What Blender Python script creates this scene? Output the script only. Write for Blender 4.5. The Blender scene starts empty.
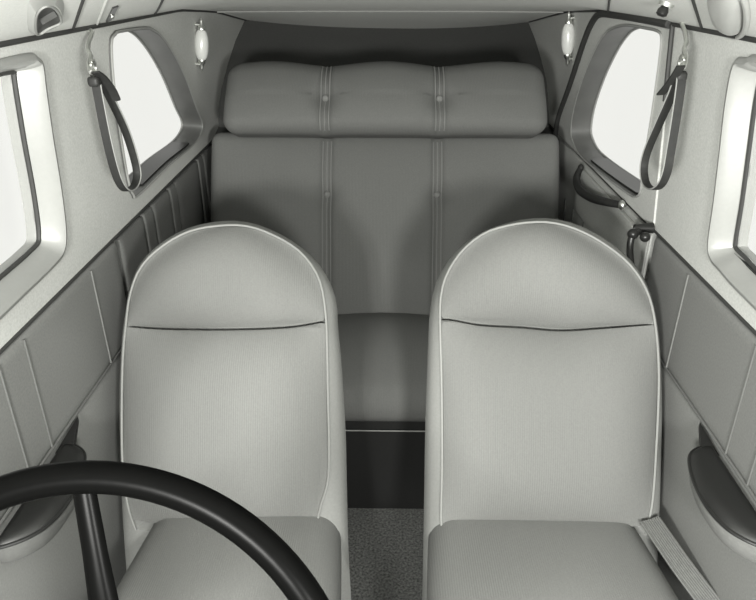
import bpy, bmesh, math, random
from mathutils import Vector as V, Matrix
from mathutils.geometry import tessellate_polygon
random.seed(4)
SC = bpy.context.scene
COL = SC.collection

# ------------------------------------------------------------------ camera
F, H = 680.0, 1.35                       # focal length in pixels of a 756 px frame, eye height above cabin floor
PITCH = math.atan(336 / F)
YAW = math.asin(12 / F * math.cos(PITCH))
FW = V((-math.sin(YAW) * math.cos(PITCH), math.cos(YAW) * math.cos(PITCH), -math.sin(PITCH)))
RT = V((math.cos(YAW), math.sin(YAW), 0))
UP = RT.cross(FW)
EYE = V((0, 0, H))
cam_d = bpy.data.cameras.new('camera'); cam = bpy.data.objects.new('camera', cam_d); COL.objects.link(cam)
cam_d.sensor_width = 36; cam_d.lens = 36 * F / 756; cam_d.clip_start = 0.02
m = Matrix((RT, UP, -FW)).transposed().to_4x4(); m.translation = EYE
cam.matrix_world = m
SC.camera = cam
# ------------------------------------------------------------------ world, lamps, exposure
SC.view_settings.view_transform = 'Standard'; SC.view_settings.look = 'None'
SC.view_settings.gamma = 1; SC.view_settings.use_curve_mapping = False
SC.view_settings.exposure = 0.0
w = bpy.data.worlds.new('overcast_sky'); SC.world = w; w.use_nodes = True
bg = w.node_tree.nodes['Background']
bg.inputs[0].default_value = (0.985, 0.99, 0.945, 1); bg.inputs[1].default_value = 0.93
def area(name, loc, target, size, power):
    l = bpy.data.lights.new(name, 'AREA'); l.shape = 'DISK'; l.size = size; l.energy = power; l.color = (1, 0.997, 0.96)
    o = bpy.data.objects.new(name, l); COL.objects.link(o); o.location = loc
    o.rotation_euler = (V(target) - V(loc)).to_track_quat('-Z', 'Y').to_euler(); return o
area('flood_lamp', (0.28, -0.34, 1.17), (-0.10, 1.4, 0.85), 0.18, 30)
area('flood_lamp', (-0.28, -0.34, 1.15), (0.10, 1.4, 0.85), 0.18, 38)

# ------------------------------------------------------------------ materials
TINT = (0.985, 1.0, 0.955)
def mat(name, val, rough=0.85, metal=0.0, cord=0.0, noise=0.12, nscale=120, spec=0.3, bump=0.0, tint=TINT, coat=0.0):
    M = bpy.data.materials.new(name); M.use_nodes = True
    nt = M.node_tree; N = nt.nodes; L = nt.links; b = N['Principled BSDF']
    b.inputs['Roughness'].default_value = rough; b.inputs['Metallic'].default_value = metal
    b.inputs['Specular IOR Level'].default_value = spec; b.inputs['Coat Weight'].default_value = coat
    tc = N.new('ShaderNodeTexCoord')
    nz = N.new('ShaderNodeTexNoise'); nz.inputs['Scale'].default_value = nscale; nz.inputs['Detail'].default_value = 3
    L.new(tc.outputs['Object'], nz.inputs['Vector'])
    rp = N.new('ShaderNodeValToRGB')
    lo, hi = val * (1 - noise), val * (1 + noise)
    rp.color_ramp.elements[0].position = 0.3; rp.color_ramp.elements[1].position = 0.7
    rp.color_ramp.elements[0].color = (lo * tint[0], lo * tint[1], lo * tint[2], 1)
    rp.color_ramp.elements[1].color = (hi * tint[0], hi * tint[1], hi * tint[2], 1)
    L.new(nz.outputs['Fac'], rp.inputs['Fac']); L.new(rp.outputs['Color'], b.inputs['Base Color'])
    src = None
    if cord:
        wv = N.new('ShaderNodeTexWave'); wv.wave_type = 'BANDS'; wv.bands_direction = 'X'
        wv.inputs['Scale'].default_value = cord; wv.inputs['Distortion'].default_value = 0.25; wv.inputs['Detail'].default_value = 1
        L.new(tc.outputs['Object'], wv.inputs['Vector']); src = wv.outputs['Fac']; st = 0.22; di = 0.0012
    elif bump:
        src = nz.outputs['Fac']; st = bump; di = 0.002
    if src:
        bp = N.new('ShaderNodeBump'); bp.inputs['Strength'].default_value = st; bp.inputs['Distance'].default_value = di
        L.new(src, bp.inputs['Height']); L.new(bp.outputs['Normal'], b.inputs['Normal'])
    return M
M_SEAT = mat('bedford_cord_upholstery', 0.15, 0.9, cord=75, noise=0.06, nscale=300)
M_SEATSIDE = mat('seat_side_cloth', 0.21, 0.85, noise=0.05, nscale=200)
M_PIPE = mat('seat_piping', 0.22, 0.6, noise=0.03)
M_BENCH = mat('bench_cord_upholstery', 0.106, 0.9, cord=75, noise=0.06, nscale=300)  # same cloth as the front seats, darkened to imitate weaker light at the rear
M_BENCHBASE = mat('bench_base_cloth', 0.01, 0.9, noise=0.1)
M_WALL = mat('wall_cloth', 0.46, 0.9, noise=0.10, nscale=260)
M_LOWER = mat('lower_wall_cloth', 0.15, 0.9, noise=0.09, nscale=260)
M_KICK = mat('kick_panel_cloth', 0.19, 0.9, noise=0.08, nscale=260)
M_WELT = mat('bench_welt', 0.15, 0.9, noise=0.03)
M_DOORLOW = mat('door_lower_cloth', 0.36, 0.9, noise=0.09, nscale=260)
M_LOWREAR = mat('rear_lower_cloth', 0.11, 0.9, noise=0.09, nscale=260)
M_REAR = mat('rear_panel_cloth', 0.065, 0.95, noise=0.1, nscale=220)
M_HEAD = mat('headliner_cloth', 0.6, 0.9, noise=0.05, nscale=260)
M_GASKET = mat('dark_rubber_gasket', 0.035, 0.6, noise=0.05)
M_SEAM = mat('wall_welt', 0.1, 0.8, noise=0.05)
M_FRAME = mat('cream_window_paint', 0.26, 0.35, noise=0.02, spec=0.5)
M_REVEAL = mat('grey_window_reveal', 0.10, 0.45, noise=0.10, nscale=18, spec=0.5)
M_CHROME = mat('chrome', 0.80, 0.30, metal=1.0, noise=0.02)
M_DKMETAL = mat('dark_metal', 0.02, 0.32, metal=0.2, noise=0.05)
M_LEATHER = mat('strap_leather', 0.022, 0.5, noise=0.12, nscale=90, spec=0.22)
M_EDGE = mat('strap_cut_edge', 0.22, 0.6, noise=0.04)
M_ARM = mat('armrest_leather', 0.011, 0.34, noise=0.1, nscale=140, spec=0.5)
M_ARMSIDE = mat('armrest_side_cloth', 0.15, 0.85, noise=0.08)
M_ARMSIDE2 = mat('armrest_grey_side_cloth', 0.12, 0.85, noise=0.08)
M_WHEEL = mat('black_bakelite', 0.0012, 0.3, noise=0.05, spec=0.02)
M_CARPET = mat('carpet_pile', 0.095, 1.0, noise=0.6, nscale=170, bump=0.9)
M_FROST = mat('frosted_lamp_glass', 0.5, 0.25, noise=0.03, nscale=60, spec=0.5)
M_FROST.node_tree.nodes['Principled BSDF'].inputs['Emission Color'].default_value = (1, 1, .95, 1); M_FROST.node_tree.nodes['Principled BSDF'].inputs['Emission Strength'].default_value = 0.08
M_WEB = mat('ribbed_webbing', 0.14, 0.8, cord=190, noise=0.08)
M_VENT = mat('vent_enamel', 0.38, 0.35, noise=0.03, spec=0.5)
M_VENTSHADE = mat('vent_dark_interior', 0.05, 0.5, noise=0.2, nscale=40)  # dark colour imitates the shade inside the shallow vent mouth
M_OUT = mat('fuselage_skin', 0.5, 0.5, noise=0.03)
def glass_mat():
    M = bpy.data.materials.new('window_glass'); M.use_nodes = True
    nt = M.node_tree; N = nt.nodes; L = nt.links; N.remove(N['Principled BSDF'])
    tr = N.new('ShaderNodeBsdfTransparent'); gl = N.new('ShaderNodeBsdfGlossy'); gl.inputs['Roughness'].default_value = 0.02
    mx = N.new('ShaderNodeMixShader'); mx.inputs[0].default_value = 0.03
    L.new(tr.outputs[0], mx.inputs[1]); L.new(gl.outputs[0], mx.inputs[2])
    L.new(mx.outputs[0], N['Material Output'].inputs[0]); return M
M_GLASS = glass_mat()

# ------------------------------------------------------------------ sight lines: a photo point onto a real surface
def ray(x, y): return FW + RT * ((x - 378) / F) + UP * ((300 - y) / F)
def on_plane(o, n, x, y):
    r = ray(x, y); return EYE + r * ((V(o) - EYE).dot(n) / r.dot(n))
def on_x(X, x, y): return on_plane((X, 0, 0), V((1, 0, 0)), x, y)
def on_z(Z, x, y): return on_plane((0, 0, Z), V((0, 0, 1)), x, y)
def on_y(Y, x, y): return on_plane((0, Y, 0), V((0, 1, 0)), x, y)
BELT = H - 0.52
E2 = {s: (V((s * .545, 0, H - .105)) - V((s * .58, 0, BELT))).normalized() for s in (-1, 1)}
def out_n(s):
    n = V((0, 1, 0)).cross(E2[s]); return n if n.x * s > 0 else -n
def wall_pt(s, y, t, off=0.0):           # y along the cabin, t up the leaning upper wall, off = outward
    return V((s * .58, y, BELT)) + E2[s] * t + out_n(s) * off
def on_wall(s, x, y, off=0.0):           # -> (y, t)
    q = on_plane(V((s * .58, 0, BELT)) + out_n(s) * off, out_n(s), x, y)
    return (q.y, (q - V((s * .58, q.y, BELT)) - out_n(s) * off).dot(E2[s]))

# ------------------------------------------------------------------ mesh helpers
def link(name, verts, faces, material, parent=None, smooth=True, weld=False):
    me = bpy.data.meshes.new(name)
    org = parent.get('_o') if parent else None
    vs = [V(v) for v in verts]
    root = parent
    off = V((0, 0, 0))
    while root is not None:
        off += root.location; root = root.parent
    me.from_pydata([tuple(v - off) for v in vs], [], faces)
    bm = bmesh.new(); bm.from_mesh(me)
    if weld: bmesh.ops.remove_doubles(bm, verts=bm.verts, dist=1e-5)
    bmesh.ops.recalc_face_normals(bm, faces=bm.faces)
    bm.to_mesh(me); bm.free()
    me.materials.append(material)
    if smooth:
        me.polygons.foreach_set('use_smooth', [True] * len(me.polygons))
        me.set_sharp_from_angle(angle=math.radians(42))
    o = bpy.data.objects.new(name, me); COL.objects.link(o)
    if parent: o.parent = parent
    return o
def thing(name, label, cat, loc, group=None):
    o = bpy.data.objects.new(name, None); COL.objects.link(o); o.location = loc
    o.empty_display_size = 0.05
    o['label'] = label; o['category'] = cat
    if group: o['group'] = group
    return o
def struct(o, label=None):
    o['kind'] = 'structure'
    if label: o['label'] = label
    return o
class G:                                  # collects geometry for one mesh
    def __init__(s): s.v = []; s.f = []
    def add(s, v, f):
        k = len(s.v); s.v += [V(a) for a in v]; s.f += [tuple(i + k for i in q) for q in f]; return s
    def build(s, name, material, parent=None, smooth=True, weld=False): return link(name, s.v, s.f, material, parent, smooth, weld)
def catmull(pts, n=6, closed=True):
    P = [V(p) for p in pts]; out = []; N = len(P)
    for i in range(N if closed else N - 1):
        if closed: a, b, c, d = P[i - 1], P[i], P[(i + 1) % N], P[(i + 2) % N]
        else: a, b, c, d = P[max(i - 1, 0)], P[i], P[i + 1], P[min(i + 2, N - 1)]
        for k in range(n):
            t = k / n
            out.append(0.5 * ((2 * b) + (c - a) * t + (2 * a - 5 * b + 4 * c - d) * t * t + (3 * b - a - 3 * c + d) * t ** 3))
    if not closed: out.append(P[-1])
    return out
def resample(pts, n, closed=False):
    P = [V(p) for p in pts]
    if closed: P = P + [P[0]]
    L = [0]
    for a, b in zip(P, P[1:]): L.append(L[-1] + (b - a).length)
    out = []; j = 0
    for i in range(n):
        d = L[-1] * i / (n if closed else n - 1)
        while j < len(L) - 2 and L[j + 1] < d: j += 1
        s = (d - L[j]) / max(L[j + 1] - L[j], 1e-9); out.append(P[j].lerp(P[j + 1], min(max(s, 0), 1)))
    return out
def tube(pts, r, seg=8, closed=False, caps=True):
    P = [V(p) for p in pts]; n = len(P); vs = []; fs = []
    rr = r if isinstance(r, (list, tuple)) else [r] * n
    prev = None
    for i in range(n):
        t = (P[(i + 1) % n] - P[i - 1]) if closed else (P[min(i + 1, n - 1)] - P[max(i - 1, 0)])
        t.normalize()
        if prev is None:
            a = V((0, 0, 1)) if abs(t.z) < .9 else V((1, 0, 0)); u = t.cross(a).normalized()
        else: u = (prev - t * prev.dot(t)).normalized()
        prev = u; b = t.cross(u)
        for k in range(seg):
            an = 2 * math.pi * k / seg; vs.append(P[i] + (u * math.cos(an) + b * math.sin(an)) * rr[i])
    for i in range(n if closed else n - 1):
        for k in range(seg):
            j = (i + 1) % n; fs.append((i * seg + k, i * seg + (k + 1) % seg, j * seg + (k + 1) % seg, j * seg + k))
    if caps and not closed: fs.append(tuple(range(seg))); fs.append(tuple(range((n - 1) * seg, n * seg)))
    return vs, fs
def ribbon(pts, side, w, th, closed=False):      # flat band: side = width direction (vector or list)
    P = [V(p) for p in pts]; n = len(P); vs = []; fs = []
    for i in range(n):
        t = (P[(i + 1) % n] - P[i - 1]) if closed else (P[min(i + 1, n - 1)] - P[max(i - 1, 0)])
        t.normalize(); s = side[i] if isinstance(side, list) else V(side)
        s = (s - t * s.dot(t)).normalized(); nn = t.cross(s)
        for a, b in ((-1, -1), (1, -1), (1, 1), (-1, 1)): vs.append(P[i] + s * a * w / 2 + nn * b * th / 2)
    for i in range(n if closed else n - 1):
        j = (i + 1) % n
        for k in range(4): fs.append((i * 4 + k, i * 4 + (k + 1) % 4, j * 4 + (k + 1) % 4, j * 4 + k))
    if not closed: fs.append((0, 1, 2, 3)); fs.append(tuple((n - 1) * 4 + k for k in range(4)))
    return vs, fs
def plate(outer, holes, to3d, th):               # flat panel with holes; to3d(y,t,off)
    loops = [outer] + holes
    tri = tessellate_polygon([[V((a[0], a[1], 0)) for a in l] for l in loops])
    flat = [a for l in loops for a in l]; n = len(flat)
    vs = [to3d(a[0], a[1], 0) for a in flat] + [to3d(a[0], a[1], th) for a in flat]
    fs = [tuple(t) for t in tri] + [tuple(i + n for i in t) for t in tri]
    k = 0
    for l in loops:
        for i in range(len(l)): a = k + i; b = k + (i + 1) % len(l); fs.append((a, b, b + n, a + n))
        k += len(l)
    return vs, fs
def loft(rings, closed=True, cap0=False, cap1=False):
    n = len(rings[0]); vs = [p for r in rings for p in r]; fs = []
    for i in range(len(rings) - 1):
        for k in range(n if closed else n - 1):
            j = (k + 1) % n; fs.append((i * n + k, i * n + j, (i + 1) * n + j, (i + 1) * n + k))
    if cap0: fs.append(tuple(range(n)))
    if cap1: fs.append(tuple(range((len(rings) - 1) * n, len(rings) * n)))
    return vs, fs
def box(c, s, R=None):
    vs = []
    for x in (-1, 1):
        for y in (-1, 1):
            for z in (-1, 1):
                p = V((x * s[0] / 2, y * s[1] / 2, z * s[2] / 2)); vs.append(V(c) + (R @ p if R else p))
    return vs, [(0, 1, 3, 2), (4, 6, 7, 5), (0, 4, 5, 1), (2, 3, 7, 6), (0, 2, 6, 4), (1, 5, 7, 3)]
def rbox(size, r, n, disp=None, place=None):     # rounded, subdivided cushion block
    hx, hy, hz = [a / 2 for a in size]; vs = []; fs = []; idx = {}
    def key(i, j, k): return (i, j, k)
    def vert(i, j, k):
        if (i, j, k) in idx: return idx[(i, j, k)]
        def c(a, na, h):
            # denser samples in the rounded rim
            t = 2 * a / na - 1; return h * t
        p = V((c(i, n[0], hx), c(j, n[1], hy), c(k, n[2], hz)))
        q = V((max(-hx + r, min(hx - r, p.x)), max(-hy + r, min(hy - r, p.y)), max(-hz + r, min(hz - r, p.z))))
        d = p - q
        if d.length > 1e-9: p = q + d.normalized() * min(r, r)
        if disp: p = disp(p)
        if place: p = place(p)
        idx[(i, j, k)] = len(vs); vs.append(p); return idx[(i, j, k)]
    A, B, C = n
    for k in (0, C):
        for i in range(A):
            for j in range(B): fs.append((vert(i, j, k), vert(i + 1, j, k), vert(i + 1, j + 1, k), vert(i, j + 1, k)))
    for j in (0, B):
        for i in range(A):
            for k in range(C): fs.append((vert(i, j, k), vert(i + 1, j, k), vert(i + 1, j, k + 1), vert(i, j, k + 1)))
    for i in (0, A):
        for j in range(B):
            for k in range(C): fs.append((vert(i, j, k), vert(i, j + 1, k), vert(i, j + 1, k + 1), vert(i, j, k + 1)))
    return vs, fs
def sphere(c, r, sc=(1, 1, 1), n=12):
    vs = []; fs = []
    for i in range(n + 1):
        th = math.pi * i / n
        for k in range(2 * n):
            ph = math.pi * k / n
            vs.append(V(c) + V((r * sc[0] * math.sin(th) * math.cos(ph), r * sc[1] * math.sin(th) * math.sin(ph), r * sc[2] * math.cos(th))))
    for i in range(n):
        for k in range(2 * n):
            j = (k + 1) % (2 * n); fs.append((i * 2 * n + k, i * 2 * n + j, (i + 1) * 2 * n + j, (i + 1) * 2 * n + k))
    return vs, fs
def pillow(outline, bulge, to3d, rings=16, p=3.0, q=0.62, base=0.0):   # outline of (x,v); domed in the middle
    n = len(outline)
    xs = [a[0] for a in outline]; vv = [a[1] for a in outline]
    cx, cv = (min(xs) + max(xs)) / 2, (min(vv) + max(vv)) / 2
    def span(val, ax):
        out = []
        for i in range(n):
            a, b = outline[i], outline[(i + 1) % n]
            if (a[ax] - val) * (b[ax] - val) <= 0 and abs(a[ax] - b[ax]) > 1e-9:
                t = (val - a[ax]) / (b[ax] - a[ax]); out.append(a[1 - ax] + (b[1 - ax] - a[1 - ax]) * t)
        return (min(out), max(out)) if len(out) > 1 else None
    def hgt(x, v):
        sx, sv = span(v, 1), span(x, 0)
        if not sx or not sv or sx[1] - sx[0] < 1e-6 or sv[1] - sv[0] < 1e-6: return 0
        u = 2 * (x - sx[0]) / (sx[1] - sx[0]) - 1; w_ = 2 * (v - sv[0]) / (sv[1] - sv[0]) - 1
        return max(0, (1 - min(1, abs(u)) ** p) * (1 - min(1, abs(w_)) ** p)) ** q
    rr = []
    for i in range(rings + 1):
        rho = 1 - (i / rings) ** 1.35 if i < rings else 0.004
        rr.append([to3d(cx + (a[0] - cx) * rho, cv + (a[1] - cv) * rho, base + (bulge * hgt(cx + (a[0] - cx) * rho, cv + (a[1] - cv) * rho) if i else 0)) for a in outline])
    return loft(rr, True, False, True)

# ================================================================== THE SETTING
fl = G().add(*box((0, 1.55, -0.02), (1.24, 2.7, 0.04))).build('floor', M_CARPET); struct(fl, 'grey speckled carpet on the cabin floor')

SEAM_TOP = [(0.25, -.100), (1.0, -.100), (1.9, -.106), (2.15, -.122), (2.3, -.133), (2.8, -.192), (3.0, -.216)]
def interp(T, x):
    if x <= T[0][0]: return T[0][1]
    for (a, b), (c, d) in zip(T, T[1:]):
        if x <= c: return b + (d - b) * (x - a) / (c - a)
    return T[-1][1]
CEN = [(0.25, .075), (0.9, .045), (1.3, .005), (1.7, -.045), (2.0, -.085), (2.3, -.131), (2.6, -.185), (2.8, -.222), (3.0, -.25)]
def ceil_h(x, y):
    s, c = interp(SEAM_TOP, y), interp(CEN, y)
    u = min(abs(x) / .547, 1.02); return H + c + (s - c) * u ** 2.3
def on_ceil(x, y):
    r = ray(x, y); t = 0.4
    while t < 4:
        q = EYE + r * t
        if abs(q.x) < .575 and q.z >= ceil_h(q.x, q.y): return q
        t += 0.002
    return EYE + r * 2
nx, ny = 44, 70; vs = []; fs = []
for lay in (0, 0.03):
    for j in range(ny + 1):
        for i in range(nx + 1):
            x = -.57 + 1.14 * i / nx; y = -.06 + 3.06 * j / ny; vs.append(V((x, y, ceil_h(x, y) + lay)))  # front end carried forward over the eye, unseen, to cut sky light
W1 = (nx + 1); Nn = W1 * (ny + 1)
for lay in (0, Nn):
    for j in range(ny):
        for i in range(nx): a = lay + j * W1 + i; fs.append((a, a + 1, a + 1 + W1, a + W1))
for i in range(nx):
    for a in (i, ny * W1 + i): fs.append((a, a + 1, a + 1 + Nn, a + Nn))
for j in range(ny):
    for a in (j * W1, j * W1 + nx): fs.append((a, a + W1, a + W1 + Nn, a + Nn))
ceiling = struct(link('ceiling', vs, fs, M_HEAD), 'pale cloth headliner sagging towards the rear')
def ceil_line(x0, y0, x1, y1, r, name='seam', material=M_GASKET):
    a, b = on_ceil(x0, y0), on_ceil(x1, y1); pts = []
    for i in range(15):
        p = a.lerp(b, -.0 + i / 14); p.z = ceil_h(p.x, p.y) - r * .4; pts.append(p)
    return G().add(*tube(pts, r)).build(name, material, ceiling)
def ceil_across(y, x0, x1, r, material):
    pts = [V((x0 + (x1 - x0) * i / 16, y, 0)) for i in range(17)]
    for p in pts: p.z = ceil_h(p.x, p.y) - r * .4
    return G().add(*tube(pts, r)).build('seam', material, ceiling)

# window outlines (sight lines met with the leaning upper walls)
LIP = {-1: [(113, 34), (119, 31), (143, 28), (151, 30), (160, 37), (171, 53), (183, 77), (194, 107), (200, 122), (199, 133), (190, 146), (168, 164), (137, 194), (131, 194), (126, 180), (119, 140), (112, 90), (109, 45)],
       1: [(660, 31), (664, 38), (662, 60), (655, 110), (646, 165), (643, 190), (638, 196), (630, 193), (600, 171), (582, 155), (575, 142), (573, 130), (576, 108), (585, 78), (597, 50), (607, 34), (615, 28), (628, 25), (648, 28)]}
lip = {s: [(a.x, a.y) for a in catmull([V((*on_wall(s, *p), 0)) for p in LIP[s]], 4)] for s in (-1, 1)}
def front_outline(s):
    if s < 0: vis = [(40, 66), (43, 90), (50, 138), (58, 187), (63, 230), (61, 252), (50, 267), (22, 294)]
    else: vis = [(737, 63), (729, 100), (723, 150), (717, 200), (711, 243), (714, 260), (724, 272), (740, 290)]
    P = [on_wall(s, *p) for p in vis]
    bot = P[-1][1]; top = 0.398
    P += [(0.80, bot - .004), (0.55, bot - .004), (0.48, bot + .01), (0.45, .06), (0.45, .33), (0.47, .38), (0.52, top), (0.85, top), (1.06, top), (1.10, top - .008)]
    return [(a.x, a.y) for a in catmull([V((*p, 0)) for p in P], 4)]
fro = {s: front_outline(s) for s in (-1, 1)}
def inset(ol, k):
    n = len(ol); out = []
    for i in range(n):
        a, b, c = V(ol[i - 1]), V(ol[i]), V(ol[(i + 1) % n]); t = (c - a).normalized()
        out.append((b.x - t.y * k, b.y + t.x * k))
    return out
def area2(ol): return sum(a[0] * b[1] - b[0] * a[1] for a, b in zip(ol, ol[1:] + ol[:1]))
def inset_in(ol, k): return inset(ol, k if area2(ol) > 0 else -k)

REAR = {-1: [(212, 141), (218, 128), (218, 110), (221, 90), (227, 67), (235, 42), (245, 20)],
        1: [(561, 141), (549, 128), (548, 100), (546, 80), (541, 60), (535, 40), (527, 20)]}
walls = {}
for s in (-1, 1):
    side = 'left' if s < 0 else 'right'
    top = [(y, (-.52 + .415 + (interp(SEAM_TOP, y) + .105) + .02 + .105 - .105) + .52 - .0) for y in (3.0, 2.8, 2.3, 2.15, 1.9, 1.0, .25)]
    top = [(y, (interp(SEAM_TOP, y) + .52) / E2[s].z + .012) for y in (3.0, 2.8, 2.3, 2.15, 1.9, 1.0, .25)]
    outer = [(.25, 0), (3.0, 0)] + top
    to = lambda y, t, o, s=s: wall_pt(s, y, t, o)
    wl = G().add(*plate(outer, [lip[s], fro[s]], to, .022)).build('wall_' + side, M_WALL)
    struct(wl, 'light grey cloth upper wall, %s side of the cabin' % side); walls[s] = wl
    # lower wall skin down to the floor
    g = G().add(*box((s * .61, 1.625, BELT / 2), (.03, 2.75, BELT + .006)))
    g.build('lower_wall', M_LOWER, wl)
    # dark welt along the belt line and along the headliner edge
    G().add(*tube([(s * .579, .25, BELT), (s * .579, 3.0, BELT)], .0032)).build('belt_welt', M_GASKET, wl)
    pts = [wall_pt(s, y, (interp(SEAM_TOP, y) + .52) / E2[s].z, -.004) for y in [.25 + i * .06 for i in range(45)]]
    G().add(*tube(pts, .0042)).build('headliner_welt', M_GASKET, wl)
    # outer fuselage skin with the same openings (keeps daylight out between the layers)
    G().add(*plate(outer, [inset_in(lip[s], -.002), inset_in(fro[s], -.002)], lambda y, t, o, s=s: wall_pt(s, y, t, o + .046), .008)).build('outer_skin', M_OUT, wl)

wf = G().add(*box((0, .08, .30), (1.24, .03, .62))).build('wall_front', M_DKMETAL); struct(wf, 'dark instrument panel below the windscreen')  # out of view, added to keep low ambient light out of the cabin
for s in (-1, 1): G().add(*box((s * .61, .16, BELT / 2), (.03, .19, BELT))).build('cowl_side', M_DKMETAL, wf)
G().add(*box((0, .14, -.02), (1.24, .16, .04))).build('toe_board', M_CARPET, wf)
# rear bulkhead: a raked panel between the two wall ends
def prof(s):
    P = []
    for p in REAR[s]:
        y, t = on_wall(s, *p); P.append(wall_pt(s, y, t, .03))
    P.insert(0, V((s * .62, 2.42, .80)) if s > 0 else V((s * .62, 2.30, .80)))
    P.insert(0, V((s * .62, 2.40, 0.0)) if s > 0 else V((s * .62, 2.28, 0.0)))
    q = P[-1].copy(); q.y += .05; q.z += .05; P.append(q)
    return P
pl_, pr_ = prof(-1), prof(1)
rows = []
for a, b in zip(pl_, pr_): rows.append([a.lerp(b, i / 20) for i in range(21)])
vs, fs = loft(rows, False)
n0 = len(vs); vs2 = [v + V((0, .05, 0)) for v in vs]
fs = fs + [tuple(i + n0 for i in f) for f in fs]
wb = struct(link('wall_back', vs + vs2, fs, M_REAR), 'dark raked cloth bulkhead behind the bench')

# windows -----------------------------------------------------------------
NW = [0]
def tubewall(s, ol, off, r, name, material, parent, seg=6):
    return G().add(*tube([wall_pt(s, a, b, off) for a, b in ol], r, seg, True)).build(name, material, parent)
def rear_window(s):
    NW[0] += 1; side = 'left' if s < 0 else 'right'
    glass = inset_in(lip[s], .004); n = len(glass)
    rings = []
    for ol, off in ((inset_in(lip[s], -.003), -.001), (inset_in(lip[s], .001), -.0055), (inset_in(lip[s], .003), -.005), (inset_in(lip[s], .0035), .012), (glass, .058)):
        rings.append([wall_pt(s, a, b, off) for a, b in ol])
    w = link('window_%d' % NW[0], *loft(rings), M_REVEAL); struct(w, 'rounded rear quarter window, %s wall' % side)
    tubewall(s, inset_in(lip[s], -.0005), -.0055, .0026, 'lip', M_FRAME, w)
    tubewall(s, inset_in(lip[s], .005), .054, .003, 'glazing_bead', M_FRAME, w)
    g = [wall_pt(s, a, b, .055) for a, b in glass]; g2 = [wall_pt(s, a, b, .058) for a, b in glass]
    link('pane', *loft([g, g2], True, True, True), M_GLASS, w, smooth=False)
    bot = [wall_pt(s, a, b, .026) for a, b in inset_in(lip[s], .006) if b < .085 and 1.53 < a < 1.96]
    bot.sort(key=lambda p: p.y)
    G().add(*ribbon(bot, out_n(s), .046, .006)).build('sill_track', M_DKMETAL, w)
    return w
def front_window(s):
    NW[0] += 1; side = 'left' if s < 0 else 'right'
    ol = fro[s]
    rings = [[wall_pt(s, a, b, o) for a, b in inset_in(ol, k)] for k, o in ((-.004, -.002), (.0, -.007), (.006, -.008), (.010, -.004), (.017, .010), (.021, .022), (.025, .030), (.025, .052))]
    w = link('window_%d' % NW[0], *loft(rings), M_FRAME); struct(w, 'sliding front side window in a cream frame, %s wall' % side)
    tubewall(s, inset_in(ol, .026), .030, .004, 'gasket', M_GASKET, w)
    gi = inset_in(ol, .025)
    link('pane', *loft([[wall_pt(s, a, b, .034) for a, b in gi], [wall_pt(s, a, b, .037) for a, b in gi]], True, True, True), M_GLASS, w, smooth=False)
    # lower slide track and finger latch at the rear bottom corner
    bot = min(b for a, b in gi)
    ys = max(a for a, b in gi)
    G().add(*ribbon([wall_pt(s, ys - .16, bot + .008, .030), wall_pt(s, ys - .02, bot + .012, .030)], E2[s], .014, .012)).build('latch', M_DKMETAL, w)
    return w
front_window(-1); rear_window(-1); rear_window(1); front_window(1)

# lower padded panels ------------------------------------------------------
def line_on_x(s, X, pts, r, material, parent, name='piping'):
    P = [on_x(s * X, *p) for p in pts]
    return G().add(*tube(P, r)).build(name, material, parent)
for s in (-1, 1):
    side = 'left' if s < 0 else 'right'
    ye = 1.345 if s < 0 else 1.395
    up_, lo_ = BELT - .008, H - .752
    vs, fs = rbox((.022, ye - .25, up_ - lo_), .009, (4, 60, 20), None, lambda p: p + V((s * .588, (ye + .25) / 2, (up_ + lo_) / 2)))
    pn = link('door_pad_panel' if 0 else 'padded_panel', vs, fs, M_LOWER, walls[s])
    vs, fs = rbox((.018, ye - .25, lo_ - .02), .008, (4, 60, 24), None, lambda p: p + V((s * .590, (ye + .25) / 2, (lo_ + .01) / 2)))
    link('kick_panel', vs, fs, M_KICK, walls[s])
    for y, sl in ((1.20, .006), (.93, .0), (.852, .0)):
        G().add(*tube([(s * .5765, y, up_ - .006), (s * .5765, y + sl, lo_ + .006)], .0018)).build('piping', M_SEAM if y < 1 else M_LOWER, walls[s])
    G().add(*tube([(s * .579, .25, lo_), (s * .579, ye, lo_)], .003)).build('panel_seam', M_SEAM, walls[s])
# pleated pocket on the left rear lower wall
pk = G()
ys = [1.37, 1.53, 1.60, 1.74, 1.80, 2.04, 2.10, 2.24]
for a, b in zip(ys, ys[1:]):
    vs, fs = rbox((.020, b - a - .002, .30), .009, (4, 12, 14), None, lambda p, a=a, b=b: p + V((-.590, (a + b) / 2, BELT - .165)))
    pk.add(vs, fs)
pk.build('pleated_panel', M_LOWREAR, walls[-1])

# right rear cabin door ------------------------------------------------------
DO = [(680, 25), (650, 19), (615, 14), (604, 14), (597, 20), (588, 40), (573, 85), (562, 115), (559, 132), (558, 146)]
dpt = [on_wall(1, *p) for p in DO]
dy0 = 1.405
sm = [(a.x, a.y) for a in catmull([V((*p, 0)) for p in dpt], 4, closed=False)]
sm = [(dy0, sm[0][1])] + sm[1:-1] + [(sm[-1][0], 0.004), (dy0, 0.004)]
dr = G().add(*plate(sm, [inset_in(lip[1], -.003)], lambda y, t, o: wall_pt(1, y, t, -.004 + o), .006)).build('door_1', M_WALL)
struct(dr, 'cabin door with a quarter window in the right wall behind the seat')
yb = sm[-2][0]
G().add(*tube([wall_pt(1, a, b, -.010) for a, b in resample([V((a, b, 0)) for a, b in sm[:-1]], 60) for a, b in [(a, b)]] if False else
    [wall_pt(1, p.x, p.y, -.010) for p in resample([V((a, b, 0)) for a, b in sm[1:-1]], 70)] + [V((.572, yb - .005, BELT - .15)), V((.575, yb - .03, .35)), V((.575, yb - .05, .1))], .0085)).build('gasket', M_GASKET, dr)
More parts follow.
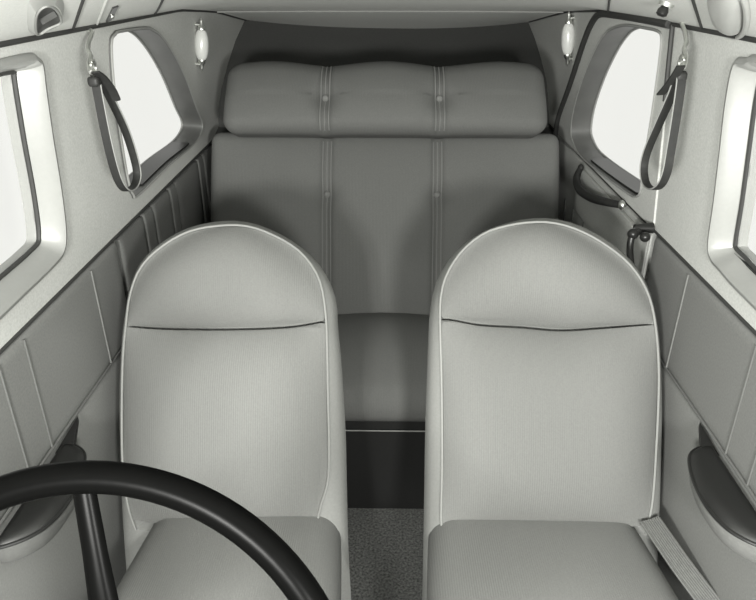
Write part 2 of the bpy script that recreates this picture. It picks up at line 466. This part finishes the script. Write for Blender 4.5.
G().add(*tube([wall_pt(1, dy0, sm[0][1] - .41 * i / 10 * .35, -.005) for i in range(11)], .005)).build('front_gasket', M_GASKET, dr)
# lower door panel
vs, fs = rbox((.024, yb - dy0 - .03, .70), .009, (4, 40, 30), None, lambda p: p + V((.586, (yb + dy0) / 2, BELT - .358)))
lp = link('lower_panel', vs, fs, M_DOORLOW, dr)
for y in (1.62, 1.78, 1.90, 2.02, 2.12):
    G().add(*tube([(.5735, y, BELT - .16), (.5735, y, BELT - .5)], .0025)).build('pleat', M_SEAM, lp)
vs, fs = rbox((.016, .50, .13), .007, (4, 24, 10), None, lambda p: p + V((.572, 1.75, BELT - .085)))
link('armhole_pad', vs, fs, M_DOORLOW, lp)
G().add(*tube([V((.571, dy0, BELT - .004)), V((.571, dy0, BELT - .1)), V((.572, dy0, BELT - .25)), V((.573, dy0 - .005, .1))], .0028)).build('edge_trim', M_PIPE, dr)
# sagging leather pull and latch lever
pts = [on_x(.56, *p) for p in ((580, 168), (582, 178), (589, 189), (600, 197), (612, 202), (621, 205))]
for i, p in enumerate(pts): p.x = .562 - .030 * math.sin(math.pi * i / 5)
ps = G().add(*tube(catmull(pts, 5, False), [.008 + .004 * math.sin(math.pi * i / 25) for i in range(26)], 10)).build('door_pull', M_LEATHER, dr)
for p in (pts[0], pts[-1]):
    G().add(*sphere(p, .012, (.7, 1, 1))).build('pull_end', M_CHROME if p is pts[-1] else M_LEATHER, ps)
hb = on_x(.565, 648, 228)
hd = G().add(*tube([hb + V((.01, 0, 0)), hb + V((-.03, 0, 0))], [.012, .008], 14))
k1 = on_x(.53, 633, 234); k2 = on_x(.525, 630, 247); k3 = on_x(.525, 631, 266)
hd.add(*tube(catmull([hb + V((-.03, 0, 0)), k1.lerp(hb, .4), k1, k2, k3], 6, False), .0075, 10)); hd.add(*sphere(k1, .012)); hd.add(*sphere(k3, .0085))
h2 = on_x(.545, 645, 237); hd.add(*sphere(h2, .011))
hd.build('door_handle', M_DKMETAL, dr)

# headliner details --------------------------------------------------------
ceil_line(72, 31, 84, -4, .0024); ceil_line(155, 13, 164, -4, .0022)
ceil_line(702, 28, 692, -4, .0024); ceil_line(608, 13, 610, -4, .0022)
ceil_line(96, 26, 107, -2, .002, material=M_HEAD)
ceil_across(2.3, -.54, .54, .003, M_PIPE)

# ================================================================== FRONT SEATS
AX0 = V((0, 1.028, H - .988)); VD = V((0, .2565, .520)).normalized(); ND = V((1, 0, 0)).cross(VD); ND = ND if ND.y < 0 else -ND
def back_xy(px, py, off=0.0):
    q = on_plane(AX0 + ND * off, ND, px, py) - AX0; return V((q.x, q.dot(VD), 0))
def bk(x, v, h): return AX0 + V((x, 0, 0)) + VD * v + ND * h
def front_seat(name, label, pipe_px, outer_px, crease_px, cx, half, ypos, inner):
    t = thing(name, label, 'seat', (cx, .95, 0), 'front bucket seats')
    pipe = catmull([back_xy(*p) for p in pipe_px], 5, False)
    outr = catmull([back_xy(*p, -.05) for p in outer_px], 5, False)
    N = 80
    rp, ro = resample(pipe, N), resample(outr, N)
    # shell with flaring side boxing
    ctr = sum(ro, V((0, 0, 0))) / N
    rings = [[bk(a.x + (ctr.x - a.x) * .06, a.y + (ctr.y - a.y) * .06, -.022) for a in rp], [bk(a.x, a.y, -.004) for a in rp],
             [bk(*(a.lerp(b, .55)[:2]), -.018) for a, b in zip(rp, ro)],
             [bk(b.x, b.y, -.05) for b in ro],
             [bk(b.x + (ctr.x - b.x) * .01, b.y, -.075) for b in ro],
             [bk(b.x + (ctr.x - b.x) * .06, b.y + (ctr.y - b.y) * .04, -.095) for b in ro]]
    vs, fs = loft(rings, True, True, True)
    link('backrest_shell', vs, fs, M_SEATSIDE, t)
    G().add(*tube([bk(a.x, a.y, .001) for a in rp], .0025)).build('piping', M_PIPE, t)
    # upper arched pad and lower pad, meeting in a crease
    cr = catmull([back_xy(*p) for p in crease_px], 6, False)
    vl, vr = cr[0].y, cr[-1].y
    arch = [a for a in rp if a.y > (vl if a.x < ctr.x else vr) + .004]
    def shrink(ol, k):
        c = V(((min(a.x for a in ol) + max(a.x for a in ol)) / 2, (min(a.y for a in ol) + max(a.y for a in ol)) / 2, 0)); return [a + (c - a).normalized() * k for a in ol]
    up_ol = arch + list(reversed(cr))[0:]
    upo = resample(shrink(up_ol, .003), 110, True)
    link('upper_pad', *pillow([(a.x, a.y) for a in upo], .054, bk, 22, 2.3, .9), M_SEAT, t)
    low_l = [a for a in rp[:N // 2] if a.y < vl - .004 and a.y > -.028]; low_r = [a for a in rp[N // 2:] if a.y < vr - .004 and a.y > -.028]
    dn_ol = low_l + cr + low_r
    # closing curve at the bottom
    b0, b1 = low_r[-1], low_l[0]
    dn_ol = dn_ol + [b0.lerp(b1, i / 14) + V((0, -.002 - .010 * math.sin(math.pi * i / 14), 0)) for i in range(1, 14)]
    dno = resample(shrink(dn_ol, .003), 120, True)
    link('lower_pad', *pillow([(a.x, a.y) for a in dno], .060, bk, 22, 2.7, .9), M_SEAT, t)
    # seat cushion
    cw, cl, ct = half * 2, .50, .15
    def tap(p): return V((p.x * (1.0 + .16 * max(0, (.25 - p.y) / .5)), p.y, p.z))
    tilt = Matrix.Rotation(math.radians(-6), 3, 'X')
    def dsp(p):
        if p.z > 0:
            u, v = p.x / (cw / 2), p.y / (cl / 2); p = p.copy(); p.z += .026 * max(0, 1 - u * u) ** .7 * max(0, 1 - abs(v) ** 3)
        return p
    ce = V((cx, ypos, .281))
    vs, fs = rbox((cw, cl, ct), .05, (40, 44, 16), dsp, lambda p: ce + tilt @ tap(p))
    cu = link('seat_cushion', vs, fs, M_SEAT, t)
    loop = []
    for (sx, sy, a0) in ((1, 1, 0), (-1, 1, 90), (-1, -1, 180), (1, -1, 270)):
        for i in range(7):
            a = math.radians(a0 + 15 * i); loop.append(V((sx * (cw / 2 - .05) * 1 + .0335 * math.cos(a), sy * (cl / 2 - .05) + .0335 * math.sin(a), ct / 2 - .011)))
    G().add(*tube([ce + tilt @ tap(p) for p in loop], .003, 8, True)).build('piping', M_PIPE, cu)
    # pedestal
    G().add(*rbox((cw * .82, .42, .19), .02, (8, 8, 8), None, lambda p: p + V((cx, ypos, .105)))).build('pedestal', M_SEATSIDE, t)
    for sx in (-1, 1):
        G().add(*box((cx + sx * cw * .36, ypos, .008), (.03, .46, .016))).build('floor_rail', M_DKMETAL, t)
    return t
LP = [(136, 530), (128, 505), (123, 465), (122, 420), (123, 360), (126, 326), (130, 296), (140, 269), (160, 248), (189, 231.5), (222, 225.5), (249, 226.5), (275, 236), (298, 250), (314, 269), (322, 289), (326, 319), (327, 345), (328, 400), (329, 440), (328, 480), (321, 505), (317, 522), (308, 560)]
LO = [(130, 640), (126, 560), (122, 480), (120, 420), (121, 360), (124, 326), (128, 294), (138, 266), (158, 245), (188, 228), (222, 221), (252, 223), (284, 236), (308, 253), (325, 273), (336, 299), (338, 326), (341, 356), (344, 400), (346, 440), (347, 490), (349, 560), (354, 640)]
LC = [(126, 326), (150, 328), (180, 329), (235, 329), (290, 327), (326, 321)]
front_seat('front_seat', 'arched bucket seat behind the steering wheel, on the left of the aisle', LP, LO, LC, -.287, .187, .915, 1)
RP = [(443, 535), (441, 518), (442, 470), (442, 418), (441.5, 378), (440, 318.5), (441.5, 292.6), (448, 272), (463, 250), (485, 233), (511, 225), (537, 222), (559, 224), (581.5, 231.5), (604, 244), (626, 261), (641, 280), (650, 300), (655, 324), (658, 356), (658.5, 392), (656, 450), (653, 495), (650, 515), (646, 535)]
RO = [(421, 640), (423, 560), (424, 500), (425, 440), (426, 400), (428, 348), (430, 311), (437, 280), (455.5, 252), (481.5, 232.6), (511, 222), (537, 218), (562, 220), (585, 228), (607, 240), (628, 257), (643, 276), (652, 297), (657, 322), (660, 356), (661, 400), (661, 450), (660, 500), (658, 560), (654, 640)]
RC = [(440, 319), (452, 320), (480, 325), (520, 327), (560, 330), (600, 328), (655, 324)]
front_seat('front_seat', 'arched bucket seat on the right of the aisle, beside the ribbed webbing strap', RP, RO, RC, .300, .205, .915, -1)
# pale ribbed webbing at the right seat
q0, q1, q2 = on_z(.372, 650, 520), on_z(.366, 681, 565), on_z(.356, 712, 606)
sb = thing('lap_belt', 'pale ribbed webbing strap beside the right seat cushion, by the wall', 'belt', (q0.x, q0.y, .38))
wc = catmull([q0, q1, q2], 8, False); wb2 = G().add(*ribbon(wc, (1, .35, .1), .042, .004))
for k in range(9):
    wb2.add(*tube([p + V((1, .35, .1)).normalized() * (-.018 + .0045 * k) + V((0, 0, .0022)) for p in wc], .0015, 6))
wb2.build('webbing', M_WEB, sb)
G().add(*tube([p + V((-.020, -.007, .001)) for p in catmull([q0, q1, q2], 8, False)], .002)).build('selvage', M_WEB, sb)

# ================================================================== REAR BENCH
bench = thing('bench_seat', 'wide buttoned bench across the rear of the cabin', 'seat', (-.01, 1.75, 0))
BO = V((-.012, 1.84, H - .98)); BV = V((0, .26, .70)).normalized(); BN = V((0, -BV.z, BV.y))
def bb(x, v, h): return BO + V((x, 0, 0)) + BV * v + BN * h
def back_px(px, py, off):
    q = on_plane(BO + BN * off, BN, px, py) - BO; return q.x, q.dot(BV)
seams = [back_px(326, 150, .04)[0], back_px(438.5, 150, .04)[0]]
def tuft(x, v, btn_v, depth=.020):
    d = 0
    for sx in seams:
        d += .013 * math.exp(-((x - sx) / .016) ** 4) + .010 * math.exp(-((x - sx) / .05) ** 2)
        d += depth * math.exp(-(((x - sx) / .035) ** 2 + ((v - btn_v) / .035) ** 2))
    return d
vlb = back_px(326, 136, .04)[1]; vtop = back_px(380, 58, .03)[1]
vb = back_px(326, 194, .04)[1]; vbu = back_px(326, 98, .06)[1]
# lower back cushion: v from -.12 to vlb
hgt = vlb + .02 + .12; mid = vlb + .02 - hgt / 2
wl_ = .525
def dish(y):
    k = max(0, (y - hgt / 2 + .30) / .30); return .035 * k * k
def dsp_low(p):
    p = p.copy(); u = p.x / wl_
    if p.z > 0:
        p.z += .022 * max(0, 1 - abs(u) ** 3) * max(0, 1 - abs(p.y / (hgt / 2)) ** 4) - dish(p.y)
        p.z -= tuft(p.x, p.y + mid, vb)
    return p
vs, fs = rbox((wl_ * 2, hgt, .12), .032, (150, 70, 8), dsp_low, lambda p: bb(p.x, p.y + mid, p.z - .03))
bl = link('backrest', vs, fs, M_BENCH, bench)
hb_ = vtop - vlb; midb = (vtop + vlb) / 2; wb_ = .468
def lean(y): return .10 * max(0, y / hb_ + .5) ** 1.6
def dsp_up(p):
    p = p.copy()
    if p.z > 0:
        p.z += .020 * max(0, 1 - abs(p.x / wb_) ** 4) * max(0, 1 - abs(p.y / (hb_ / 2)) ** 2.5)
        p.z -= tuft(p.x, p.y + midb, vbu, .022)
    p.z -= lean(p.y)
    p.y += .006 * math.cos(p.x * 18.5) * (1 if p.y > 0 else 0)
    return p
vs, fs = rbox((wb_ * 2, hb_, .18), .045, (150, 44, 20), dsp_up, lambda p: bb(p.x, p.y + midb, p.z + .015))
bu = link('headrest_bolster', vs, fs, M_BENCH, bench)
def edge_drop(u, h, r):
    k = abs(u) - (h / 2 - r); return 0 if k <= 0 else r - math.sqrt(max(0, r * r - k * k))
def surf(x, v, up):
    if up: u = (v - midb); z = .105 + .020 * max(0, 1 - abs(x / wb_) ** 4) * max(0, 1 - abs(u / (hb_ / 2)) ** 2.5) - lean(u) - tuft(x, v, vbu, .022) - edge_drop(u, hb_, .045)
    else: u = (v - mid); z = .06 - .03 + .022 * max(0, 1 - abs(x / wl_) ** 3) * max(0, 1 - abs(u / (hgt / 2)) ** 4) - dish(u) - tuft(x, v, vb) - edge_drop(u, hgt, .032)
    return z
for sx in seams:
    for dx in (-.0125, .0, .0125):
        pts = [bb(sx + dx, v, surf(sx + dx, v, True) + .0005) for v in [vlb + .012 + (hb_ - .03) * i / 36 for i in range(37)]]
        G().add(*tube(pts, .0026, 6)).build('seam_welt', M_WELT, bu)
        pts = [bb(sx + dx, v, surf(sx + dx, v, False) + .0005) for v in [-.02 + (vlb + .01) * i / 48 for i in range(49)]]
        G().add(*tube(pts, .0026, 6)).build('seam_welt', M_WELT, bl)
    p = bb(sx, vbu, surf(sx, vbu, True) + .004); G().add(*sphere(p, .0100, (1, .7, 1))).build('button', M_WELT, bu)
    p = bb(sx, vb, surf(sx, vb, False) + .004); G().add(*sphere(p, .0100, (1, .7, 1))).build('button', M_WELT, bl)
# cushion
def dsp_c(p):
    p = p.copy()
    if p.z > 0: p.z += .068 * math.cos(min(1, abs(p.x) / .34) * math.pi / 2) ** 1.0 * max(0, 1 - ((p.y - .01) / .24) ** 2)
    return p
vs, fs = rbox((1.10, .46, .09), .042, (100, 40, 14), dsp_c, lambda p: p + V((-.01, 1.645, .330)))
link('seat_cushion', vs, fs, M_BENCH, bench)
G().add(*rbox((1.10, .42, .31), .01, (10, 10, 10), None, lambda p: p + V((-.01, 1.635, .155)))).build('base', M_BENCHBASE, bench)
G().add(*tube([(-.56, 1.413, H - 1.072), (.54, 1.413, H - 1.072)], .0018)).build('trim_strip', M_SEATSIDE, bench)

# ================================================================== STEERING WHEEL
WC = EYE + ray(84, 750) * .47
wn = (-FW + V((-.02, -.05, .10))).normalized()
wx = RT - wn * RT.dot(wn); wx.normalize(); wy = wn.cross(wx)
sw = thing('steering_wheel', 'black steering wheel in front of the left seat', 'steering wheel', WC)
RW = .186
def wp(r, a, o=0): return WC + (wx * math.cos(a) + wy * math.sin(a)) * r + wn * o
rim = G(); n = 120; rings = []
for i in range(n):
    a = 2 * math.pi * i / n; ring = []
    for k in range(14):
        b = 2 * math.pi * k / 14; ring.append(wp(RW + .0118 * math.cos(b), a, .0105 * math.sin(b)))
    rings.append(ring)
rings.append(rings[0]); v_, f_ = loft(rings); rim.add(v_, f_); rim.build('rim', M_WHEEL, sw, weld=True)
for a in (92, 212, 332):
    a = math.radians(a); rr = [.03, .08, .13, .176]; ww = [.028, .024, .019, .0175]
    rings = []
    for r, wd in zip(rr, ww):
        tdir = (-wx * math.sin(a) + wy * math.cos(a)); c = wx * .02 * (1 - r / .176) + wp(r, a, -.004 - .02 * (1 - r / .172))
        rings.append([c + tdir * wd / 2 * math.cos(b) + wn * .006 * math.sin(b) for b in [2 * math.pi * k / 10 for k in range(10)]])
    g = G().add(*loft(rings, True, True, True)); g.build('spoke', M_WHEEL, sw)
G().add(*tube([wp(0, 0, .004), wp(0, 0, -.01), wp(0, 0, -.035), wp(0, 0, -.05)], [.022, .036, .036, .02], 20)).build('hub', M_WHEEL, sw)
fcol = V((WC.x, WC.y - .02, 0.0))
G().add(*tube([wp(0, 0, -.04), wp(0, 0, -.10), V((WC.x, .33, .35)), V((WC.x, .32, 0.0))], .016, 12)).build('control_column', M_DKMETAL, sw)

# ================================================================== ARMRESTS
AZ = H - .768
top_px = [(718, 447), (708, 445.5), (697, 448.5), (690.5, 454), (689.5, 463), (692.5, 477), (700, 495), (712, 513), (727, 528), (742, 537.5), (756, 544)]
def armrest(s, label, sidemat):
    P = [on_z(AZ, *p) for p in top_px]
    P = [V((abs(p.x) if s > 0 else -abs(p.x), p.y, p.z)) for p in P]
    P[0].x = s * .577
    if s < 0:
        for p in P: p.y -= .012
    P += [V((s * .565, P[-1].y - .010, AZ)), V((s * .577, P[-1].y - .013, AZ))]
    ol = resample(catmull(P, 6, False), 70)
    t = thing('armrest', label, 'armrest', (s * .577, .8, AZ - .04), 'padded wall armrests')
    # padded top
    link('pad', *pillow([(p.x, p.y) for p in ol], .016, lambda x, y, h: V((x, y, AZ + h)), 12, 3.5, .55), M_ARM, t)
    G().add(*tube([p + V((0, 0, -.001)) for p in ol[1:-1]], .0032)).build('piping', M_ARM, t)
    c = sum(ol, V((0, 0, 0))) / len(ol); wx_ = s * .577
    rings = []
    for k, dz in ((0, 0), (.03, -.016), (.10, -.034), (.22, -.046)):
        rings.append([V((p.x + (wx_ - p.x) * k, p.y + (c.y - p.y) * k * .5, AZ + dz)) for p in ol])
    link('side', *loft(rings, True, True, True), sidemat, t)
    # pointed dark wedge added to the pad, standing in for shade along the wall
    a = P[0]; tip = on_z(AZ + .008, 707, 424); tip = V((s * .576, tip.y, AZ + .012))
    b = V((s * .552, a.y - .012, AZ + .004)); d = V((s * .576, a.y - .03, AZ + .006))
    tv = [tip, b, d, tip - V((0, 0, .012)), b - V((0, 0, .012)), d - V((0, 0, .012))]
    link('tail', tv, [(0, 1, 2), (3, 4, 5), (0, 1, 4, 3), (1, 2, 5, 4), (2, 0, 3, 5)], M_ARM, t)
    return t
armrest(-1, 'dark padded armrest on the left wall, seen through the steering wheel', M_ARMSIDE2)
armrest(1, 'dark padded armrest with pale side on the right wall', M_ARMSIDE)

# ================================================================== HANGING STRAPS
def strap(s, hook_px, neck_px, loop_px, tab_px, label, X):
    anchor = wall_pt(s, *on_wall(s, *hook_px), -.006)
    t = thing('hand_strap', label, 'strap', anchor, 'looped leather hand straps')
    neck = on_x(s * X, *neck_px)
    # chrome hook, bent wire
    a = anchor; b = a.lerp(neck, .45) + V((0, .018 * 1, .0)); c = neck
    pts = catmull([a + V((s * .012, 0, .006)), a + V((-s * .006, -.002, .004)), a.lerp(neck, .22) + V((-s * .004, -.014, 0)), a.lerp(neck, .48) + V((-s * .002, -.016, 0)), a.lerp(neck, .68) + V((0, -.002, 0)), a.lerp(neck, .86) + V((0, -.010, 0)), c + V((0, -.008, -.006)), c + V((0, .006, -.012)), c + V((0, .012, -.002)), c + V((0, .006, .010))], 6, False)
    G().add(*tube(pts, .0038, 8)).build('hook', M_CHROME, t)
    P = [on_x(s * (X - dx), *p) for p, dx in loop_px]
    lp = catmull(P, 6, True)
    G().add(*ribbon(lp, (1, 0, 0), .014, .0035, True)).build('strap_loop', M_LEATHER, t)
    for dx in (-.0073,):
        G().add(*tube([p + V((-s * abs(dx), 0, 0)) for p in lp], .0014, 6, True)).build('cut_edge', M_EDGE, t)
    # keeper and free tongue
    k = neck + V((0, 0, -.022))
    G().add(*rbox((.018, .020, .016), .005, (6, 6, 6), None, lambda p: p + k)).build('keeper', M_LEATHER, t)
    tb = [on_x(s * (X - .012), *p) for p in tab_px]
    g = G(); cc = catmull(tb, 6, False); v_, f_ = ribbon(cc, (1, 0, 0.1), .014, .003); n = len(cc)
    for j in range(4):                                     # pointed end
        m_ = cc[-1] ; v_[(n - 1) * 4 + j] = m_.lerp(v_[(n - 1) * 4 + j], .25)
    g.add(v_, f_); g.build('strap_end', M_LEATHER, t)
    return t
strap(-1, (86, 33), (92, 67), [((95, 76), 0), ((101, 112), 0), ((109, 150), 0), ((116, 175), .0), ((122, 187), .0), ((128, 190.5), .0), ((134, 186), .0), ((137, 175), .0), ((134, 158), .0), ((125, 130), .0), ((111, 100), 0), ((100, 78), 0)],
      [(95, 72), (103, 78), (112, 90), (117, 101)], 'looped leather strap hanging from the left wall between the windows', .475)
strap(1, (688, 24), (683, 62), [((681, 72), 0), ((672, 95), 0), ((660, 122), 0), ((648, 150), .0), ((644, 168), .0), ((646, 183), .0), ((653, 189), .0), ((661, 185), .0), ((667, 172), .0), ((671, 150), .0), ((676, 120), 0), ((681, 85), 0)],
      [(681, 66), (675, 76), (666, 88), (660, 95)], 'looped leather strap hanging from the right wall beside the door window', .475)

# ================================================================== WALL LAMPS
def sconce(s, a_px, b_px, label):
    A, B = wall_pt(s, *on_wall(s, *a_px), -.016), wall_pt(s, *on_wall(s, *b_px), -.016)
    d = B - A; t = thing('wall_lamp', label, 'lamp', A.lerp(B, .5) + out_n(s) * .016, 'slim wall lamps')
    n = 26; pr_ = []
    for i in range(n):
        u = i / (n - 1); pr_.append(.0135 * (1 - abs(2 * u - 1) ** 2.4) ** .6 + .0065)
    pts = [A + d * (.20 + .60 * i / (n - 1)) for i in range(n)]
    v_, f_ = tube(pts, pr_, 20)
    # fluting of the glass
    for i in range(n):
        for k in range(20):
            c = pts[i]; v_[i * 20 + k] = c + (v_[i * 20 + k] - c) * (1 if k % 2 else .95)
    G().add(v_, f_).build('glass_tube', M_FROST, t)
    for e, sg in ((A, 1), (B, -1)):
        pp = [e + d * sg * x for x in (0, .05, .09, .15, .20, .215)]
        G().add(*tube(pp, [.002, .005, .0045, .009, .0115, .011], 14)).build('end_cap', M_CHROME, t)
        G().add(*tube([e + d * sg * .12, e + d * sg * .12 + out_n(s) * .018], .005, 10)).build('bracket', M_CHROME, t)
    return t
sconce(-1, (195.5, 18), (196.5, 70), 'slim frosted wall lamp on the left wall, right of the rear window')
sconce(1, (574.5, 11), (572.5, 65), 'slim frosted wall lamp on the right wall, left of the door window')

# ================================================================== CEILING FITTINGS
def ceil_n(q):
    e = .004
    a = V((2 * e, 0, ceil_h(q.x + e, q.y) - ceil_h(q.x - e, q.y))); b = V((0, 2 * e, ceil_h(q.x, q.y + e) - ceil_h(q.x, q.y - e)))
    n = a.cross(b).normalized(); return n if n.z < 0 else -n
def on_c(px, off):
    q = on_ceil(*px); return q + ceil_n(q) * off
c0 = on_ceil(45, 18)
vt = thing('air_vent', 'open ceiling air vent with a dark mouth, on the headliner at left', 'vent', c0)
outer_ = catmull([on_c(p, -.001) for p in ((28, 31), (26, 16), (29, -2), (42, -12), (58, -8), (65, 3), (63, 16), (57, 24), (46, 30), (36, 34))], 5)
mouth_ = catmull([on_c(p, .005) for p in ((34, 30), (33, 18), (35, 9), (41, 3), (49, 2.5), (55, 7), (59, 15), (58, 20), (47, 25), (39, 30))], 5)
mc = sum(mouth_, V((0, 0, 0))) / len(mouth_)
mid_ = [a.lerp(b, .75) + ceil_n(c0) * .003 for a, b in zip(outer_, mouth_)]
G().add(*loft([outer_, mid_, mouth_])).build('cowl', M_VENT, vt)
G().add(*tube(mouth_, .0022, 8, True)).build('mouth_rim', M_FRAME, vt)
inn = [p + (mc - p) * .12 - ceil_n(c0) * .003 for p in mouth_]; inn2 = [p + (mc - p) * .6 - ceil_n(c0) * .0045 for p in mouth_]
G().add(*loft([mouth_, inn, inn2], True, False, True)).build('mouth', M_VENTSHADE, vt)
G().add(*sphere(mc - ceil_n(c0) * .003 + V((-.006, 0, 0)), .0035)).build('screw', M_CHROME, vt)
fa, fb = mouth_[26].lerp(mc, .2), mc.lerp(mouth_[4], .5)
G().add(*ribbon([fa, fa.lerp(fb, .5), fb], ceil_n(c0), .008, .002)).build('vane', M_VENTSHADE, vt)
c1 = on_ceil(726, 10)
vd = thing('ceiling_dome', 'smooth bulging ceiling dome with a collar, on the headliner at right', 'dome', c1)
do_px = ((709, -6), (711, 8), (715, 19), (723, 27), (733, 32), (741, 31), (744, 22), (744, 8), (741, -6), (725, -14))
ol_ = catmull([on_c(p, 0) for p in do_px], 5); dc = sum(ol_, V((0, 0, 0))) / len(ol_); dn = ceil_n(c1)
rings = [[p + (dc - p) * (1 - rho) + dn * (.018 * (1 - rho ** 2.4) ** .6) for p in ol_] for rho in (1, .97, .92, .84, .74, .62, .48, .32, .16, .01)]
G().add(*loft(rings, True, False, True)).build('shell', M_VENT, vd)
cl2 = catmull([on_c(p, .004) for p in ((744, -8), (748, 4), (748.5, 18), (746, 29), (739, 35), (728, 33.5))], 5, False)
G().add(*tube(cl2, .004, 8)).build('collar', M_VENT, vd)
q = on_ceil(667, 3); n = ceil_n(q)
kb = thing('ceiling_pull', 'small chrome knob on the headliner above the right strap', 'knob', q)
G().add(*tube([q, q + n * .006], [.013, .011], 18)).build('escutcheon', M_CHROME, kb)
G().add(*tube([q + n * .006, q + n * .012, q + n * .018, q + n * .021], [.006, .009, .009, .005], 18)).build('grip', M_DKMETAL, kb)
a, b = on_ceil(115, 6), on_ceil(108, 20)
cl_ = thing('ceiling_clip', 'small dark clip with a bright screw on the headliner at left', 'clip', a.lerp(b, .5))
n = ceil_n(a)
G().add(*ribbon([a, a.lerp(b, .33), a.lerp(b, .66), b], n.cross((b - a).normalized()), .010, .006)).build('plate', M_DKMETAL, cl_)
G().add(*sphere(a.lerp(b, .55) + n * .004, .004)).build('screw', M_CHROME, cl_)
